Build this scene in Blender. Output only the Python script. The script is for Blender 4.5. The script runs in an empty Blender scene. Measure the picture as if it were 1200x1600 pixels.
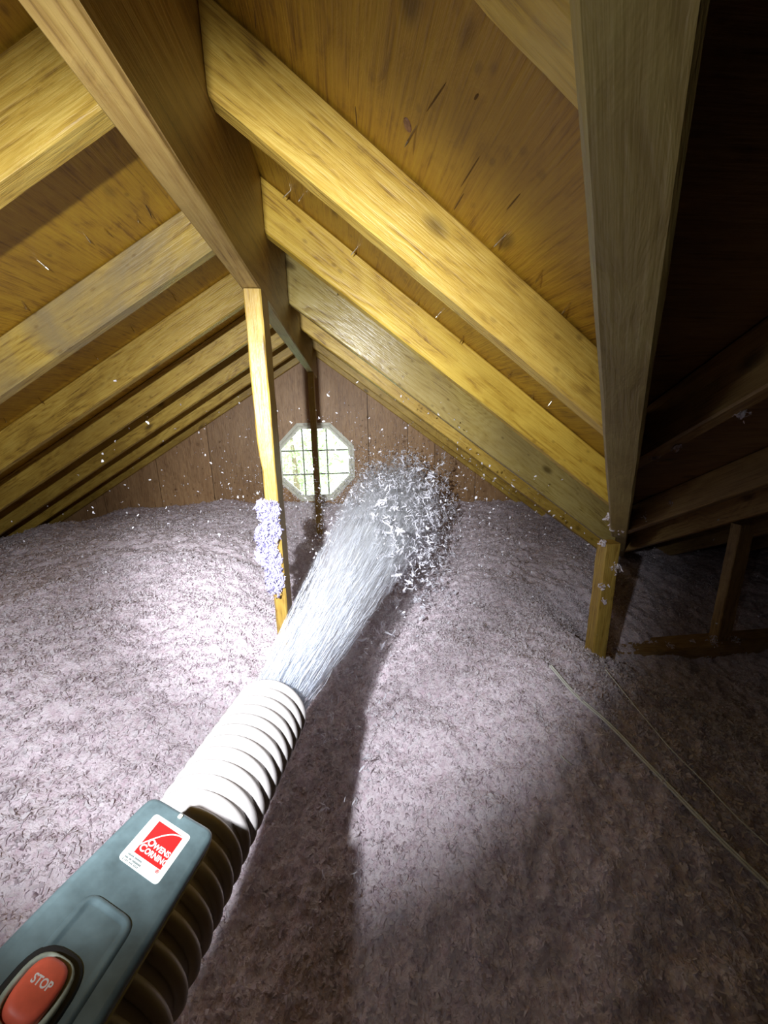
import bpy, bmesh, math, random
import numpy as np
from mathutils import Vector, Matrix

random.seed(7)
rng = np.random.default_rng(11)
scene = bpy.context.scene
COL = scene.collection
rad = math.radians

# ------------------------------------------------------------------ camera
PITCH, YAW, ROLL, FPX = rad(14.0), rad(5.9), rad(-1.0), 620.0
Fh = Vector((math.sin(YAW), math.cos(YAW), 0)); Rh = Vector((math.cos(YAW), -math.sin(YAW), 0)); Zup = Vector((0, 0, 1))
CF = Fh * math.cos(PITCH) - Zup * math.sin(PITCH)
CU0 = Fh * math.sin(PITCH) + Zup * math.cos(PITCH)
CR = Rh * math.cos(ROLL) + CU0 * math.sin(ROLL)
CU = -Rh * math.sin(ROLL) + CU0 * math.cos(ROLL)
cam = bpy.data.cameras.new('camera')
cam.sensor_fit = 'VERTICAL'; cam.sensor_height = 32.0; cam.lens = FPX / 1600.0 * 32.0
cam.clip_start = 0.01; cam.clip_end = 200
camo = bpy.data.objects.new('camera', cam); COL.objects.link(camo)
camo.matrix_world = Matrix(((CR.x, CU.x, -CF.x, 0), (CR.y, CU.y, -CF.y, 0), (CR.z, CU.z, -CF.z, 0), (0, 0, 0, 1)))
scene.camera = camo

# ------------------------------------------------------------------ world, lamp, exposure
world = bpy.data.worlds.new('sky'); scene.world = world; world.use_nodes = True
bg = world.node_tree.nodes['Background']
bg.inputs['Color'].default_value = (0.90, 0.96, 1.0, 1); bg.inputs['Strength'].default_value = 6.0
scene.view_settings.view_transform = 'Standard'
scene.view_settings.look = 'None'
scene.view_settings.exposure = 0.0
scene.view_settings.gamma = 1.0
scene.cycles.max_bounces = 6
scene.cycles.volume_step_rate = 2.0
LAMP = Vector((-0.156, -0.03, 0.085))
def aim(az, el): return LAMP + Vector((math.sin(rad(az)) * math.cos(rad(el)), math.cos(rad(az)) * math.cos(rad(el)), math.sin(rad(el))))
def lamp(name, kind, energy, loc, target, size, blend, radius, color):
    l = bpy.data.lights.new(name, kind); l.energy = energy; l.color = color
    l.shadow_soft_size = radius
    if kind == 'SPOT': l.spot_size = rad(size); l.spot_blend = blend
    o = bpy.data.objects.new(name, l); COL.objects.link(o); o.location = loc
    d = (Vector(target) - Vector(loc)).normalized(); o.rotation_euler = d.to_track_quat('-Z', 'Y').to_euler()
    return o
# head lamp worn just behind and left of the lens: a beam and its wider spill
lamp('head_lamp_core', 'SPOT', 175.0, LAMP, aim(1, -15), 60, 1.0, 0.008, (0.92, 0.95, 1.0))
lamp('head_lamp_beam', 'SPOT', 43.0, LAMP, aim(-2, -16.5), 96, 0.5, 0.008, (0.92, 0.95, 1.0))
lamp('head_lamp_spill', 'SPOT', 1.6, LAMP, aim(-4, -8), 160, 0.6, 0.008, (0.95, 0.97, 1.0))

# ------------------------------------------------------------------ helpers
def tag(o, label=None, cat=None, group=None, kind=None):
    if label: o['label'] = label
    if cat: o['category'] = cat
    if group: o['group'] = group
    if kind: o['kind'] = kind
    return o
def link(name, me, mat=None, parent=None, mw=None):
    o = bpy.data.objects.new(name, me); COL.objects.link(o)
    if mat is not None and me is not None: me.materials.append(mat)
    if parent is not None: o.parent = parent
    if mw is not None: o.matrix_basis = mw
    return o
def mesh(name, v, f, smooth=False):
    me = bpy.data.meshes.new(name); me.from_pydata([tuple(p) for p in v], [], [tuple(q) for q in f]); me.update()
    if smooth: me.polygons.foreach_set('use_smooth', [True] * len(me.polygons))
    return me
def np_mesh(name, V, Fq, smooth=False):
    """V (n,3), Fq (m,k) all faces with the same number of corners"""
    me = bpy.data.meshes.new(name); n, (m, k) = len(V), Fq.shape
    me.vertices.add(n); me.vertices.foreach_set('co', np.ascontiguousarray(V, dtype=np.float32).ravel())
    me.loops.add(m * k); me.loops.foreach_set('vertex_index', np.ascontiguousarray(Fq, dtype=np.int32).ravel())
    me.polygons.add(m); me.polygons.foreach_set('loop_start', np.arange(0, m * k, k, dtype=np.int32))
    if smooth: me.polygons.foreach_set('use_smooth', np.ones(m, dtype=bool))
    me.update(); me.validate()
    return me
def empty(name, loc=(0, 0, 0)):
    o = bpy.data.objects.new(name, None); COL.objects.link(o); o.location = loc; o.empty_display_size = 0.05
    return o
def frame(o, x, y, z):
    return Matrix(((x[0], y[0], z[0], o[0]), (x[1], y[1], z[1], o[1]), (x[2], y[2], z[2], o[2]), (0, 0, 0, 1)))

# ------------------------------------------------------------------ materials
class NT:
    def __init__(s, name):
        s.m = bpy.data.materials.new(name); s.m.use_nodes = True; s.t = s.m.node_tree; s.n = s.t.nodes
        s.b = s.n['Principled BSDF']; s.out = s.n['Material Output']
    def new(s, t, **kw):
        n = s.n.new(t)
        for k, v in kw.items():
            if hasattr(n, k) and not k.startswith('i_'): setattr(n, k, v)
        return n
    def l(s, a, b): s.t.links.new(a, b)
    def val(s, sock, v): sock.default_value = v
def mathn(nt, op, a, b=None):
    n = nt.new('ShaderNodeMath', operation=op)
    for i, q in enumerate((a, b)):
        if q is None: continue
        if isinstance(q, (int, float)): n.inputs[i].default_value = q
        else: nt.l(q, n.inputs[i])
    return n.outputs[0]
def ramp(nt, fac, stops):
    r = nt.new('ShaderNodeValToRGB'); e = r.color_ramp.elements
    while len(e) < len(stops): e.new(0.5)
    for k, (p, c) in zip(e, stops):
        k.position = p; k.color = (*c, 1) if len(c) == 3 else c
    nt.l(fac, r.inputs[0]); return r.outputs[0]
def mixc(nt, fac, a, b, mode='MIX'):
    n = nt.new('ShaderNodeMix', data_type='RGBA', blend_type=mode)
    for i, q in ((0, fac), (6, a), (7, b)):
        if isinstance(q, (int, float)): n.inputs[i].default_value = q
        elif isinstance(q, tuple): n.inputs[i].default_value = (*q, 1)
        else: nt.l(q, n.inputs[i])
    return n.outputs[2]
def noise(nt, vec, scale, detail=3, rough=0.55, dist=0.0):
    n = nt.new('ShaderNodeTexNoise'); n.inputs['Scale'].default_value = scale; n.inputs['Detail'].default_value = detail
    n.inputs['Roughness'].default_value = rough; n.inputs['Distortion'].default_value = dist
    nt.l(vec, n.inputs['Vector']); return n.outputs[0]
def mapping(nt, vec, scale):
    m = nt.new('ShaderNodeMapping'); m.inputs['Scale'].default_value = scale; nt.l(vec, m.inputs['Vector']); return m.outputs[0]
def objcoord(nt, spread=20.0):
    tc = nt.new('ShaderNodeTexCoord'); oi = nt.new('ShaderNodeObjectInfo')
    v = nt.new('ShaderNodeVectorMath', operation='MULTIPLY_ADD')
    cx = nt.new('ShaderNodeCombineXYZ')
    for i, k in enumerate((1.0, 0.37, 0.61)): nt.l(mathn(nt, 'MULTIPLY', oi.outputs['Random'], k * spread), cx.inputs[i])
    v.inputs[1].default_value = (1, 1, 1); nt.l(tc.outputs['Object'], v.inputs[0]); nt.l(cx.outputs[0], v.inputs[2])
    return v.outputs[0], oi.outputs['Random']
def wood(name, light, mid, dark, stain=0.5, grain=1.0, rough=0.45, knots=True, stretch=1.0, spec=0.5, fw=1.0, stain_col=None):
    nt = NT(name); v, rnd = objcoord(nt)
    w = noise(nt, mapping(nt, v, (1.6 * stretch, 7, 7)), 1.0, 2, 0.5, 0.4)          # slow growth figure
    rings = mathn(nt, 'FRACT', mathn(nt, 'MULTIPLY', w, 17.0))
    rings = mathn(nt, 'ABSOLUTE', mathn(nt, 'SUBTRACT', rings, 0.5))                # 0..0.5
    fib = noise(nt, mapping(nt, v, (9 * stretch, 260, 260)), 1.0, 3, 0.6)           # fine fibres
    big = noise(nt, mapping(nt, v, (2.2, 5, 5)), 1.3, 4, 0.6, 0.6)                  # blotches
    f = mathn(nt, 'ADD', mathn(nt, 'MULTIPLY', rings, 0.36 * grain), mathn(nt, 'ADD', mathn(nt, 'MULTIPLY', mathn(nt, 'SUBTRACT', fib, 0.5), 0.85 * fw), 0.25))
    mot = noise(nt, mapping(nt, v, (14, 42, 42)), 1.0, 4, 0.65, 0.8)
    f = mathn(nt, 'ADD', f, mathn(nt, 'MULTIPLY', mathn(nt, 'SUBTRACT', w, 0.5), 0.4))
    f = mathn(nt, 'ADD', f, mathn(nt, 'MULTIPLY', mathn(nt, 'SUBTRACT', mot, 0.5), 0.75))
    c = ramp(nt, f, [(0.02, dark), (0.26, mid), (0.50, light)])
    st = ramp(nt, big, [(0.40, (0, 0, 0)), (0.62, (1, 1, 1))])
    c = mixc(nt, mathn(nt, 'MULTIPLY', st, stain), c, stain_col or tuple(0.55 * a + 0.45 * b for a, b in zip(dark, mid)))
    if knots:
        vo = nt.new('ShaderNodeTexVoronoi'); vo.inputs['Scale'].default_value = 1.0
        nt.l(mapping(nt, v, (4.2, 8.5, 8.5)), vo.inputs['Vector'])
        k = ramp(nt, vo.outputs['Distance'], [(0.05, (1, 1, 1)), (0.13, (0, 0, 0))])
        c = mixc(nt, mathn(nt, 'MULTIPLY', k, 0.75), c, tuple(0.45 * x for x in dark))
        sp = nt.new('ShaderNodeTexVoronoi'); sp.inputs['Scale'].default_value = 1.0
        nt.l(mapping(nt, v, (22, 38, 38)), sp.inputs['Vector'])
        s2 = ramp(nt, sp.outputs['Distance'], [(0.08, (1, 1, 1)), (0.20, (0, 0, 0))])
        s2 = mathn(nt, 'MULTIPLY', s2, ramp(nt, big, [(0.45, (0, 0, 0)), (0.6, (1, 1, 1))]))
        c = mixc(nt, mathn(nt, 'MULTIPLY', s2, 0.55), c, tuple(0.7 * x for x in dark))
    hv = nt.new('ShaderNodeHueSaturation'); nt.l(c, hv.inputs['Color'])
    nt.l(mathn(nt, 'ADD', mathn(nt, 'MULTIPLY', rnd, 0.25), 0.87), hv.inputs['Value'])
    nt.l(hv.outputs[0], nt.b.inputs['Base Color'])
    nt.b.inputs['Roughness'].default_value = rough; nt.b.inputs['Specular IOR Level'].default_value = spec
    bp = nt.new('ShaderNodeBump'); bp.inputs['Strength'].default_value = 0.6; bp.inputs['Distance'].default_value = 0.003
    nt.l(mathn(nt, 'ADD', f, mathn(nt, 'MULTIPLY', big, 1.2)), bp.inputs['Height']); nt.l(bp.outputs[0], nt.b.inputs['Normal'])
    return nt.m
def plain(name, col, rough=0.5, metal=0.0, spec=0.5, var=0.0, scale=60, bump=0.0):
    nt = NT(name); nt.b.inputs['Roughness'].default_value = rough; nt.b.inputs['Metallic'].default_value = metal
    nt.b.inputs['Specular IOR Level'].default_value = spec
    nt.b.inputs['Base Color'].default_value = (*col, 1)
    if var or bump:
        tc = nt.new('ShaderNodeTexCoord'); f = noise(nt, tc.outputs['Object'], scale, 4, 0.6)
        if var:
            nt.l(ramp(nt, f, [(0.3, tuple(x * (1 - var) for x in col)), (0.7, tuple(min(1, x * (1 + var)) for x in col))]), nt.b.inputs['Base Color'])
        if bump:
            bp = nt.new('ShaderNodeBump'); bp.inputs['Strength'].default_value = bump; bp.inputs['Distance'].default_value = 0.002
            nt.l(f, bp.inputs['Height']); nt.l(bp.outputs[0], nt.b.inputs['Normal'])
    return nt.m
def fluff_mat(name, a, b, c, scale=40, trans=0.25, bump=0.6):
    nt = NT(name); tc = nt.new('ShaderNodeTexCoord')
    f = noise(nt, tc.outputs['Object'], scale, 3, 0.6); g = noise(nt, tc.outputs['Object'], 3.0, 2, 0.5)
    col = ramp(nt, f, [(0.30, a), (0.50, b), (0.70, c)])
    col = mixc(nt, mathn(nt, 'MULTIPLY', g, 0.35), col, tuple(0.5 * (p + q) for p, q in zip(a, b)))
    nt.l(col, nt.b.inputs['Base Color']); nt.b.inputs['Roughness'].default_value = 0.9; nt.b.inputs['Specular IOR Level'].default_value = 0.1
    if bump:
        bp = nt.new('ShaderNodeBump'); bp.inputs['Strength'].default_value = bump; bp.inputs['Distance'].default_value = 0.006
        f2 = noise(nt, tc.outputs['Object'], 160, 2, 0.6); nt.l(f2, bp.inputs['Height']); nt.l(bp.outputs[0], nt.b.inputs['Normal'])
    if trans:
        tr = nt.new('ShaderNodeBsdfTranslucent'); nt.l(col, tr.inputs['Color'])
        ms = nt.new('ShaderNodeMixShader'); ms.inputs[0].default_value = trans
        nt.l(nt.b.outputs[0], ms.inputs[1]); nt.l(tr.outputs[0], ms.inputs[2]); nt.l(ms.outputs[0], nt.out.inputs['Surface'])
    return nt.m

M_raft = wood('pine_rafter', (0.66, 0.46, 0.095), (0.54, 0.345, 0.055), (0.20, 0.105, 0.020), stain=0.6)
M_raft_grey = wood('pine_rafter_grey', (0.64, 0.46, 0.11), (0.52, 0.35, 0.07), (0.22, 0.12, 0.03), stain=1.0, stain_col=(0.36, 0.275, 0.13))
M_raft_grain = wood('pine_rafter_grain', (0.68, 0.47, 0.07), (0.54, 0.34, 0.04), (0.20, 0.095, 0.012), stain=0.4, grain=1.7, stretch=0.6)
M_raft_pale = wood('pine_rafter_pale', (0.56, 0.44, 0.15), (0.46, 0.34, 0.09), (0.20, 0.12, 0.03), stain=0.5, rough=0.28, stain_col=(0.34, 0.25, 0.10))
M_ridge = wood('pine_ridge', (0.34, 0.225, 0.062), (0.25, 0.15, 0.035), (0.10, 0.05, 0.012), stain=0.3, grain=1.9, knots=False, stretch=0.35)
M_post = wood('pine_post', (0.43, 0.29, 0.06), (0.36, 0.225, 0.04), (0.15, 0.08, 0.016), stain=0.3)
M_valley = wood('grey_valley_pine', (0.33, 0.265, 0.085), (0.28, 0.21, 0.065), (0.18, 0.125, 0.035), stain=0.3, grain=0.2, knots=False, fw=0.4)
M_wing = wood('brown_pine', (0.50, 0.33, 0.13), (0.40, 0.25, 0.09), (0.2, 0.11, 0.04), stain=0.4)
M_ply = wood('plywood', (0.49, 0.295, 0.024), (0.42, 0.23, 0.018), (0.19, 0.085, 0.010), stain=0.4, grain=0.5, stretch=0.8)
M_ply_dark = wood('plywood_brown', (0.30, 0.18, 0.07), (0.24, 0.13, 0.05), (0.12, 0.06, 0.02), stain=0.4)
M_gable = wood('gable_board', (0.50, 0.31, 0.15), (0.41, 0.24, 0.11), (0.22, 0.115, 0.05), stain=0.4, grain=0.7, knots=False)
M_felt = plain('roof_felt', (0.03, 0.03, 0.03), 0.9, var=0.2)
M_drywall = plain('drywall', (0.5, 0.48, 0.45), 0.9, var=0.1, scale=20)
M_nail = plain('nail_steel', (0.75, 0.72, 0.62), 0.25, metal=1.0, var=0.1)
M_insul = fluff_mat('blown_fluff', (0.60, 0.47, 0.53), (0.77, 0.68, 0.725), (0.88, 0.82, 0.86), 75, 0.0, 0.9)
M_flake = fluff_mat('fluff_fibre', (0.64, 0.53, 0.58), (0.84, 0.78, 0.82), (0.95, 0.93, 0.95), 70, 0.3, 0.0)
M_spray = fluff_mat('spray_fibre', (0.80, 0.78, 0.86), (0.88, 0.88, 0.95), (0.94, 0.95, 1.0), 30, 0.35, 0.0)
HAZE = 17.0
M_stream = fluff_mat('stream_fibre', (0.80, 0.84, 0.93), (0.86, 0.90, 0.97), (0.92, 0.95, 1.0), 30, 0.5, 0.0)
M_clump = fluff_mat('clump_fibre', (0.50, 0.47, 0.66), (0.58, 0.55, 0.76), (0.68, 0.66, 0.85), 60, 0.3, 0.0)
M_wire = plain('white_cable', (0.78, 0.79, 0.72), 0.4, var=0.05)
M_hose = plain('hose_plastic', (0.54, 0.51, 0.50), 0.35, var=0.04, spec=0.5)
M_hose_in = plain('hose_inner', (0.50, 0.40, 0.40), 0.6, var=0.1)
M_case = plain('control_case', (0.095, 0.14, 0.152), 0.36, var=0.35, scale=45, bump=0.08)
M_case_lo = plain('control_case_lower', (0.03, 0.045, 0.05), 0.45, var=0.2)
M_seam = plain('cream_gasket', (0.65, 0.66, 0.50), 0.5, var=0.1)
M_stick = plain('sticker_white', (0.80, 0.88, 0.82), 0.35, var=0.03)
M_red = plain('sticker_red', (0.80, 0.018, 0.02), 0.35, var=0.04)
M_ink = plain('print_dark', (0.07, 0.09, 0.10), 0.5, var=0.05)
M_letter = plain('print_white', (0.92, 0.86, 0.84), 0.4, var=0.02)
M_btn = plain('button_red', (0.86, 0.15, 0.085), 0.5, var=0.12, scale=120)
M_boot = plain('button_boot', (0.36, 0.41, 0.34), 0.45, var=0.3, scale=150)
M_black = plain('black_rubber', (0.012, 0.013, 0.015), 0.6, var=0.2)
M_frame = plain('window_vinyl', (0.80, 0.80, 0.66), 0.45, var=0.05)
M_munt = plain('window_muntin', (0.26, 0.26, 0.20), 0.5, var=0.05)
M_leaf = plain('leaf_green', (0.45, 0.60, 0.32), 0.6, var=0.4, scale=3)
M_bark = plain('bark', (0.22, 0.16, 0.11), 0.9, var=0.3, scale=8)
M_grass = plain('lawn', (0.42, 0.55, 0.30), 0.9, var=0.25, scale=4)
def glass_mat():
    nt = NT('window_glass'); g = nt.new('ShaderNodeBsdfGlossy'); g.inputs['Roughness'].default_value = 0.03
    t = nt.new('ShaderNodeBsdfTransparent'); t.inputs[0].default_value = (0.96, 0.98, 0.96, 1)
    fr = nt.new('ShaderNodeFresnel'); fr.inputs[0].default_value = 1.45
    ms = nt.new('ShaderNodeMixShader'); nt.l(fr.outputs[0], ms.inputs[0]); nt.l(t.outputs[0], ms.inputs[1]); nt.l(g.outputs[0], ms.inputs[2])
    nt.l(ms.outputs[0], nt.out.inputs['Surface']); return nt.m
M_glass = glass_mat()

# ------------------------------------------------------------------ roof geometry (metres, lens at the origin, y along the ridge)
XL, XR = -0.191, -0.153                      # faces of the ridge board
TL, TR, TW = math.tan(rad(31.4)), math.tan(rad(36.0)), math.tan(rad(30.0))
def zl(x): return 0.530 + (x - XL) * TL      # underside of the left sheathing
def zr(x): return 0.517 - (x - XR) * TR      # underside of the right sheathing
VY, VX = 0.65, 0.496                         # a point of the valley line
VD = TW / TR                                 # dx/dy of the valley
def xv(y): return VX + VD * (y - VY)
def zw(y): return zr(VX) - TW * (y - VY)     # underside of the wing's far slope
YWR = -0.19                                  # wing ridge
ZF = -1.12                                   # attic floor
YG = 3.13                                    # gable wall
YB, XE = -3.4, 3.2

def section(y0, y1, c=0.003):
    """chamfered rectangle, corners listed (across, depth 0 at top..1)"""
    return y0, y1, c
def swept(name, stations, mat, axes, parent=None):
    """stations: list of rings (lists of 3D points), all the same length. axes = local frame matrix"""
    inv = axes.inverted(); n = len(stations[0]); V = []; Fc = []
    for ring in stations: V += [inv @ Vector(p) for p in ring]
    for i in range(len(stations) - 1):
        for j in range(n):
            k = (j + 1) % n; Fc.append((i * n + j, i * n + k, (i + 1) * n + k, (i + 1) * n + j))
    Fc.append(tuple(range(n))[::-1]); Fc.append(tuple(range((len(stations) - 1) * n, len(stations) * n)))
    me = mesh(name, V, Fc); bm = bmesh.new(); bm.from_mesh(me); bmesh.ops.recalc_face_normals(bm, faces=bm.faces); bm.to_mesh(me); bm.free()
    return link(name, me, mat, parent, axes)
def chamfer(a0, a1, b0, b1, c):
    return [(a0 + c, b0), (a1 - c, b0), (a1, b0 + c), (a1, b1 - c), (a1 - c, b1), (a0 + c, b1), (a0, b1 - c), (a0, b0 + c)]
def wob(s): return random.uniform(-s, s)

def rafter_x(y0, y1, xa, xb0, xb1, zf, dv, mat, w=0.0008, nseg=16):
    """rafter in an x-z plane from x=xa (plumb cut) to x=xb0 at y0 / xb1 at y1, underside dv below the sheathing"""
    st = []
    for i in range(nseg + 1):
        f = i / nseg; ring = []
        for (y, d) in chamfer(y0, y1, 0.0, dv, 0.004):
            xe = xb0 + (xb1 - xb0) * (y - y0) / (y1 - y0); x = xa + (xe - xa) * f
            ring.append((x, y + wob(w), zf(x) - 0.001 - d + (wob(w) if d > 0.01 else 0)))
        st.append(ring)
    p0 = Vector((xa, (y0 + y1) / 2, zf(xa) - dv / 2)); p1 = Vector((xb0, (y0 + y1) / 2, zf(xb0) - dv / 2))
    ex = (p1 - p0).normalized(); ey = Vector((0, 1, 0)); ez = ex.cross(ey)
    return swept('rafter', st, mat, frame(p0, ex, ey, ez))

ORD = ['first', 'second', 'third', 'fourth', 'fifth', 'sixth', 'seventh']
YR = [0.241 + 0.406 * k for k in range(-2, 8)]
DV = 0.111
# left slope rafters
left_txt = {0: 'rafter on the left slope cut by the top left corner of the view',
  1: 'wide bright yellow rafter high on the left slope, nearest whole one',
  2: 'grey-stained rafter on the left slope with peeling yellow patches',
  3: 'knotty yellow rafter on the left slope meeting the ridge behind the near post',
  4: 'narrow rafter on the left slope, second below the knotty yellow one',
  5: 'thin shadowed rafter on the left slope, third from the gable wall',
  6: 'thin orange-edged rafter on the left slope, next to last before the gable',
  7: 'last rafter on the left slope, lying against the gable wall'}
right_txt = {0: 'near blurred rafter on the right slope at the top beside the valley beam',
  1: 'wide bright yellow rafter on the right slope with knots and dark end grain',
  2: 'golden rafter with curving grain on the right slope, second from the camera',
  3: 'pale shiny rafter on the right slope, third from the camera',
  4: 'brown shadowed rafter on the right slope just below the pale shiny one',
  5: 'thin brown rafter on the right slope, third from the gable wall',
  6: 'thin brown rafter on the right slope, next to last before the gable',
  7: 'last rafter on the right slope, lying against the gable wall'}
left_txt[4] = 'narrow brown rafter on the left slope just below the knotty yellow one'
for i, y in enumerate(YR):
    k = i - 2
    dvl = DV; dvr = DV
    if k in (3, 4): dvr = 0.158
    if k <= 0: dvl, dvr = 0.140, 0.122
    ml = {2: M_raft_grey}.get(k, M_raft); mr = {2: M_raft_grain, 3: M_raft_pale}.get(k, M_raft)
    xe = XL - (zl(XL) - ZF) / TL + 0.20; yl = y - (0.026 if k == 1 else 0.0)
    o = rafter_x(yl, yl + 0.038, XL - 0.0005, xe, xe, zl, dvl, ml)
    tag(o, left_txt.get(k, 'rafter on the left slope behind the camera' + (', nearer one' if k == -1 else ', farther one')), 'rafter', 'rafters of the left roof slope')
    if k >= 0:
        lim = XR + (zr(XR) - ZF) / TR - 0.2
        a, b = min(lim, xv(y) - 0.026), min(lim, xv(y + 0.038) - 0.026)
        o = rafter_x(y, y + 0.038, XR + 0.0005, a, b, zr, dvr, mr)
        tag(o, right_txt[k], 'rafter', 'rafters of the right roof slope')

# ridge board
def beam_y(name, x0, x1, z0, z1, y0, y1, mat, n=24, w=0.001, c=0.003):
    st = []
    for i in range(n + 1):
        y = y0 + (y1 - y0) * i / n
        st.append([(x + wob(w), y, z + wob(w)) for (x, z) in chamfer(x0, x1, z0, z1, c)])
    ax = frame(Vector(((x0 + x1) / 2, y0, (z0 + z1) / 2)), Vector((0, 1, 0)), Vector((-1, 0, 0)), Vector((0, 0, 1)))
    return swept(name, st, mat, ax)
o = beam_y('ridge_beam', XL, XR, 0.253, 0.528, YB + 0.05, YG - 0.03, M_ridge, 60, 0.0006)
tag(o, 'deep brown ridge board running overhead from the camera to the gable', 'beam')

# valley rafter (bottom face seen from right below)
vd = Vector((VD, 1, -TW)); nh = Vector((1, -VD, 0)).normalized()
def vpt(y, side, z_off):
    c = Vector((xv(y), y, zr(VX) - TW * (y - VY)))
    return c + nh * side + Vector((0, 0, z_off))
st = []
for i in range(41):
    y = -0.115 + 1.055 * i / 20 if i <= 20 else 0.955 + (2.42 - 0.955) * (i - 21) / 19
    low = -0.212 if y < 0.95 else -0.10
    st.append([vpt(y, s + wob(0.0005), z + wob(0.0005)) for (s, z) in chamfer(-0.019, 0.019, low, -0.006, 0.003)])
ex = vd.normalized(); ey = nh.cross(ex).normalized()
o = swept('valley_rafter', st, M_valley, frame(vpt(0.65, 0, -0.1), ex, nh, ex.cross(nh)))
tag(o, 'grey-brown valley beam descending from upper right to the short post', 'beam')

# wing rafters on the dark right side
wing_txt = ['dim wing rafter nearest the valley beam with fluff on its edge', 'broad dim brown wing rafter, second right of the valley beam',
            'dark wing rafter ending above the dim post at far right', 'dark wing rafter beyond the dim post at far right', 'dark wing rafter farthest from the valley beam']
XW = [0.575, 1.058, 1.40, 1.87, 2.36]
for k, x in enumerate(XW):
    st = []; ye0 = VY + (x - VX) / VD - 0.032; ye1 = VY + (x + 0.038 - VX) / VD - 0.032
    ya = YWR + 0.02
    for i in range(13):
        f = i / 12; ring = []
        for (xx, d) in chamfer(x, x + 0.038, 0.0, 0.103, 0.004):
            ye = ye0 + (ye1 - ye0) * (xx - x) / 0.038; ye = min(ye, 2.3); y = ya + (ye - ya) * f
            ring.append((xx + wob(0.0006), y, zw(y) - 0.001 - d))
        st.append(ring)
    p0 = Vector((x + 0.019, ya, zw(ya) - 0.05)); ex = Vector((0, 1, -TW)).normalized(); ey = Vector((-1, 0, 0))
    tag(swept('wing_rafter', st, M_wing, frame(p0, ex, ey, ex.cross(ey))), wing_txt[k], 'rafter', 'rafters of the wing slope')
o = None
st = []
for i in range(2):
    x = -0.10 + 3.2 * i
    st.append([(x, yy, zz) for (yy, zz) in chamfer(YWR - 0.019, YWR + 0.019, 0.27, 0.50, 0.003)])
o = swept('wing_ridge_beam', st, M_ridge, frame(Vector((-0.1, YWR, 0.38)), Vector((1, 0, 0)), Vector((0, 1, 0)), Vector((0, 0, 1))))
tag(o, 'ridge board of the side wing, running off to the right behind the view', 'beam')

# ------------------------------------------------------------------ roof skins: felt with plywood panels under it
def clip(poly, a, b, c):
    """keep a*x+b*y<=c"""
    out = []
    for i in range(len(poly)):
        p, q = poly[i], poly[(i + 1) % len(poly)]; dp, dq = a * p[0] + b * p[1] - c, a * q[0] + b * q[1] - c
        if dp <= 0: out.append(p)
        if (dp < 0 < dq) or (dq < 0 < dp):
            t = dp / (dp - dq); out.append((p[0] + t * (q[0] - p[0]), p[1] + t * (q[1] - p[1])))
    return out
def clip_to(poly, conv):
    ar = sum(conv[i][0] * conv[(i + 1) % len(conv)][1] - conv[(i + 1) % len(conv)][0] * conv[i][1] for i in range(len(conv)))
    if ar < 0: conv = conv[::-1]
    for i in range(len(conv)):
        p, q = conv[i], conv[(i + 1) % len(conv)]; dx, dy = q[0] - p[0], q[1] - p[1]
        poly = clip(poly, dy, -dx, dy * p[0] - dx * p[1])
        if len(poly) < 3: return []
    return poly
def prism(name, poly, zf, t0, t1, mat, parent, ax=None):
    n = len(poly); V = [(x, y, zf(x, y) + t0) for x, y in poly] + [(x, y, zf(x, y) + t1) for x, y in poly]
    Fc = [tuple(range(n))[::-1], tuple(range(n, 2 * n))] + [(i, (i + 1) % n, n + (i + 1) % n, n + i) for i in range(n)]
    if ax is None: ax = Matrix()
    inv = ax.inverted(); me = mesh(name, [inv @ Vector(v) for v in V], Fc)
    bm = bmesh.new(); bm.from_mesh(me); bmesh.ops.recalc_face_normals(bm, faces=bm.faces); bm.to_mesh(me); bm.free()
    return link(name, me, mat, parent, ax)
PANELS = {}
def roof(name, poly, zf, udir, mat, off=0.0):
    """poly in plan; udir 'x' or 'y' = plan direction of the fall; panels 1.2 along the fall, 2.4 across"""
    base = prism(name, poly, zf, 0.020, 0.030, M_felt, None); tag(base, kind='structure')
    xs = [p[0] for p in poly]; ys = [p[1] for p in poly]; out = []
    px, py = (0.98, 2.436) if udir == 'x' else (2.436, 1.04)
    x = math.floor(min(xs) / px) * px + off; r = 0
    if x > min(xs): x -= px
    while x < max(xs):
        y = math.floor(min(ys) / py) * py - (py / 2 if r % 2 else 0) - 0.33
        while y < max(ys):
            g = 0.0012; q = clip_to([(x + g, y + g), (x + px - g, y + g), (x + px - g, y + py - g), (x + g, y + py - g)], poly)
            if len(q) >= 3:
                cx = sum(p[0] for p in q) / len(q); cy = sum(p[1] for p in q) / len(q); e = 0.1
                nz = Vector((-(zf(cx + e, cy) - zf(cx - e, cy)) / (2 * e), -(zf(cx, cy + e) - zf(cx, cy - e)) / (2 * e), 1)).normalized()
                ex = Vector((0, 1, 0)) if udir == 'x' else Vector((1, 0, 0)); ey = nz.cross(ex)
                out.append((q, prism('plywood_panel', q, zf, 0.0, 0.0195, mat, base, frame(Vector((cx, cy, zf(cx, cy))), ex, ey, nz))))
            y += py
        x += px; r += 1
    PANELS[name] = out
    return base
xe_l = XL - (zl(XL) - ZF) / TL; ye_w = YWR + 0.0
yend = VY + (zr(VX) - ZF) / TW
xend = XR + (zr(XR) - ZF) / TR
xm = -0.172
roof('roof_left', [(xe_l, YB), (xm, YB), (xm, YG), (xe_l, YG)], lambda x, y: zl(x), 'x', M_ply, off=-0.15)
roof('roof_right', [(xm, YWR), (xv(YWR), YWR), (xv(yend), yend), (xend, YG), (xm, YG)], lambda x, y: zr(x), 'x', M_ply, off=0.55)
roof('roof_wing', [(xv(YWR), YWR), (XE, YWR), (XE, yend), (xv(yend), yend)], lambda x, y: zw(y), 'y', M_ply_dark)
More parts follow.
